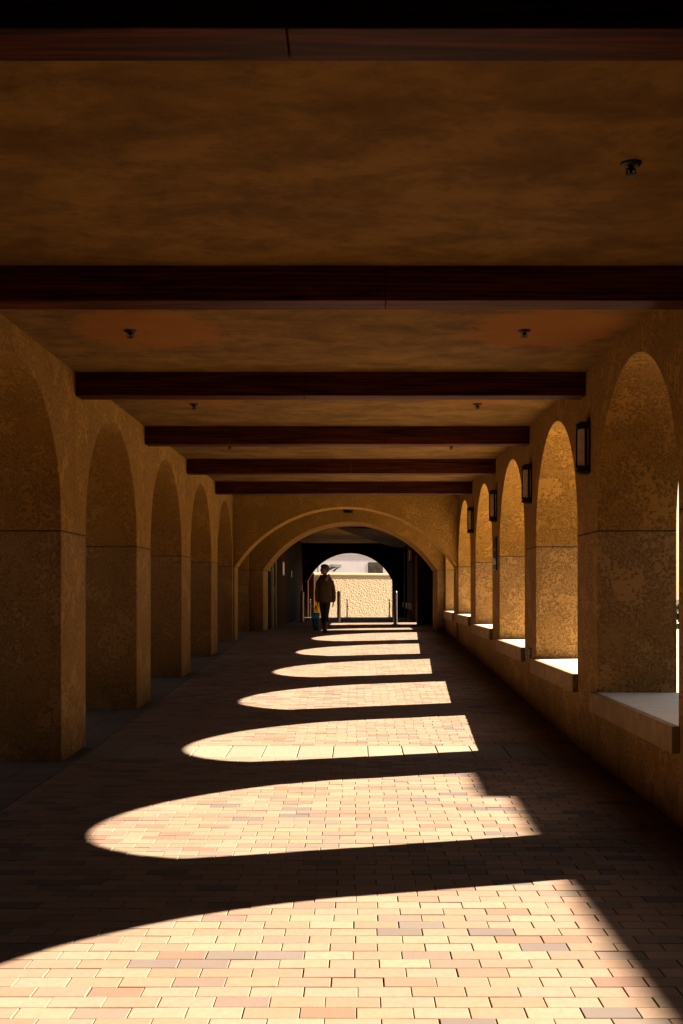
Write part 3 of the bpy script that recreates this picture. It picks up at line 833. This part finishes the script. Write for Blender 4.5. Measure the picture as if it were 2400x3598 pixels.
# trousers: one leg stepping forward, the other behind; cropped above the ankle on the front leg
for s, path in ((-1, [(0, 0, .90, .13), (-.07, .0, .80, .105), (-.068, .05, .63, .090), (-.058, .10, .47, .072), (-.044, .22, .29, .062), (-.03, .315, .15, .056)]),
                (1, [(0, 0, .90, .13), (.07, .0, .80, .105), (.06, -.05, .63, .090), (.045, -.10, .47, .072), (.036, -.115, .34, .065), (.032, -.122, .26, .062)])):
    hm = bmesh.new()
    rings = [[(x + r * math.cos(2 * math.pi * i / 18) * (1 + .06 * noise.noise(Vector((i * .6, z * 9, s)))), y + r * math.sin(2 * math.pi * i / 18), z) for i in range(18)] for x, y, z, r in path]
    loft(hm, rings); link('trouser_leg', hm, M['trousers'], pe, smooth=True)
hm = bmesh.new(); loft(hm, [[(.030 + .040 * math.cos(2 * math.pi * i / 14), -.13 + .042 * math.sin(2 * math.pi * i / 14), z) for i in range(14)] for z in (.07, .10, .14)]); link('sock', hm, M['sock'], pe, smooth=True)
for (x, y, heel) in ((.030, -.13, 0), (-.03, .30, .05)):
    hm = bmesh.new(); rings = []
    for fy, w, h, z0 in ((.055, .030, .05, .004), (.04, .038, .085, 0), (0, .040, .095, 0), (-.06, .043, .07, 0), (-.12, .046, .05, 0), (-.165, .040, .038, .003), (-.19, .02, .025, .008)):
        zb = z0 + heel * max(0, (fy + .12) / .17)
        rings.append([(x + w * math.cos(a), y + fy, zb + h * .5 + h * .5 * math.sin(a)) for a in [2 * math.pi * i / 12 for i in range(12)]])
    loft(hm, rings); link('shoe', hm, M['shoe'], pe, smooth=True)
# bag
bx, by = PX - .238, PY - .03
bag = empty('tote_bag', (bx, by, ZP), 'slim dark bag with a bright blue top band, hanging from the hand of the person', 'bag')
M['bag_blue'] = noisy('bag_blue', (.0, .26, .62), (.0, .20, .50), 12, .6, .002)
M['bag_dark'] = noisy('bag_dark', (.006, .016, .022), (.012, .03, .04), 20, .6, .003)
hm = bmesh.new()
loft(hm, [[(cx + rx * math.copysign(abs(math.cos(a)) ** .5, math.cos(a)), ry * math.copysign(abs(math.sin(a)) ** .5, math.sin(a)), z) for a in [2 * math.pi * i / 20 for i in range(20)]] for z, rx, ry, cx in ((.05, .052, .035, .03), (.08, .066, .045, .025), (.20, .074, .05, .018), (.315, .086, .05, .008))])
sack = link('sack', hm, M['bag_dark'], bag, smooth=True)
hm = bmesh.new()
loft(hm, [[(cx + rx * math.copysign(abs(math.cos(a)) ** .5, math.cos(a)), ry * math.copysign(abs(math.sin(a)) ** .5, math.sin(a)), z) for a in [2 * math.pi * i / 20 for i in range(20)]] for z, rx, ry, cx in ((.315, .089, .052, .008), (.38, .098, .05, .01), (.435, .104, .040, .014), (.47, .085, .02, .02))])
link('blue_band', hm, M['bag_blue'], bag, smooth=True)
for i in range(5):
    for k in range(3):
        hm = bmesh.new()
        if random.random() < .8:
            x = -.035 + k * .038 + random.uniform(-.006, .006) + .015; z = .10 + i * .04
            box(hm, x, x + random.uniform(.012, .024), -.058, -.054, z, z + random.uniform(.008, .024)); link('printed_mark', hm, M['bag_blue'], sack)
for x0 in (-.072, -.02):
    hm = bmesh.new(); rings = []
    A0, B0, C0 = Vector((x0, -.02, .43)), Vector((.026, -.004, .655)), Vector((x0 + .10, .02, .44))
    for i in range(13):
        f = i / 12; p = A0.lerp(B0, f * 2) if f < .5 else B0.lerp(C0, f * 2 - 1)
        rings.append([tuple(p + Vector((.008 * math.cos(2 * math.pi * k / 8), .005 * math.sin(2 * math.pi * k / 8), .003 * math.cos(2 * math.pi * k / 8)))) for k in range(8)])
    loft(hm, rings); link('strap', hm, M['black'], bag, smooth=True)

pe.scale = (.86, .95, 1)
# ============================ LIGHT, SKY, CAMERA ==========================
AZ = .29
sd = Vector((1, AZ, RISE)).normalized()       # towards the sun
el = math.asin(sd.z)
sun = bpy.data.lights.new('sun', 'SUN'); sun.energy = 5.0; sun.angle = math.radians(.53); sun.color = (1, .835, .655)
so = bpy.data.objects.new('sun', sun); C.objects.link(so); so.rotation_euler = sd.to_track_quat('Z', 'Y').to_euler(); so.location = (30, 10, 25)
w = bpy.data.worlds.new('World'); scene.world = w; w.use_nodes = True
nt = w.node_tree; bg = nt.nodes['Background']; sk = nt.nodes.new('ShaderNodeTexSky'); sk.sky_type = 'NISHITA'
sk.sun_disc = False; sk.sun_elevation = el; sk.sun_rotation = math.atan2(sd.x, sd.y); sk.dust_density = .6; sk.air_density = 1.0
tn = nt.nodes.new('ShaderNodeMix'); tn.data_type = 'RGBA'; tn.blend_type = 'MULTIPLY'; tn.inputs[0].default_value = 1
tn.inputs[7].default_value = (1, .76, .56, 1)      # warm white balance of the photograph
nt.links.new(sk.outputs[0], tn.inputs[6]); nt.links.new(tn.outputs[2], bg.inputs[0]); bg.inputs[1].default_value = .05
cam = bpy.data.cameras.new('camera'); co = bpy.data.objects.new('camera', cam); C.objects.link(co)
co.location = (0, 0, CAMZ); co.rotation_euler = (math.pi / 2, 0, 0)
cam.sensor_fit = 'HORIZONTAL'; cam.sensor_width = 24; cam.lens = 2500 / 1568 * 24
cam.shift_x = -(820 - 784) / 1568; cam.shift_y = (1361 - 1175.5) / 1568; cam.clip_end = 4000; cam.clip_start = .05
scene.camera = co
vs = scene.view_settings; vs.view_transform = 'Standard'; vs.look = 'None'; vs.gamma = 1; vs.exposure = 2.38
scene.cycles.max_bounces = 10; scene.cycles.diffuse_bounces = 1
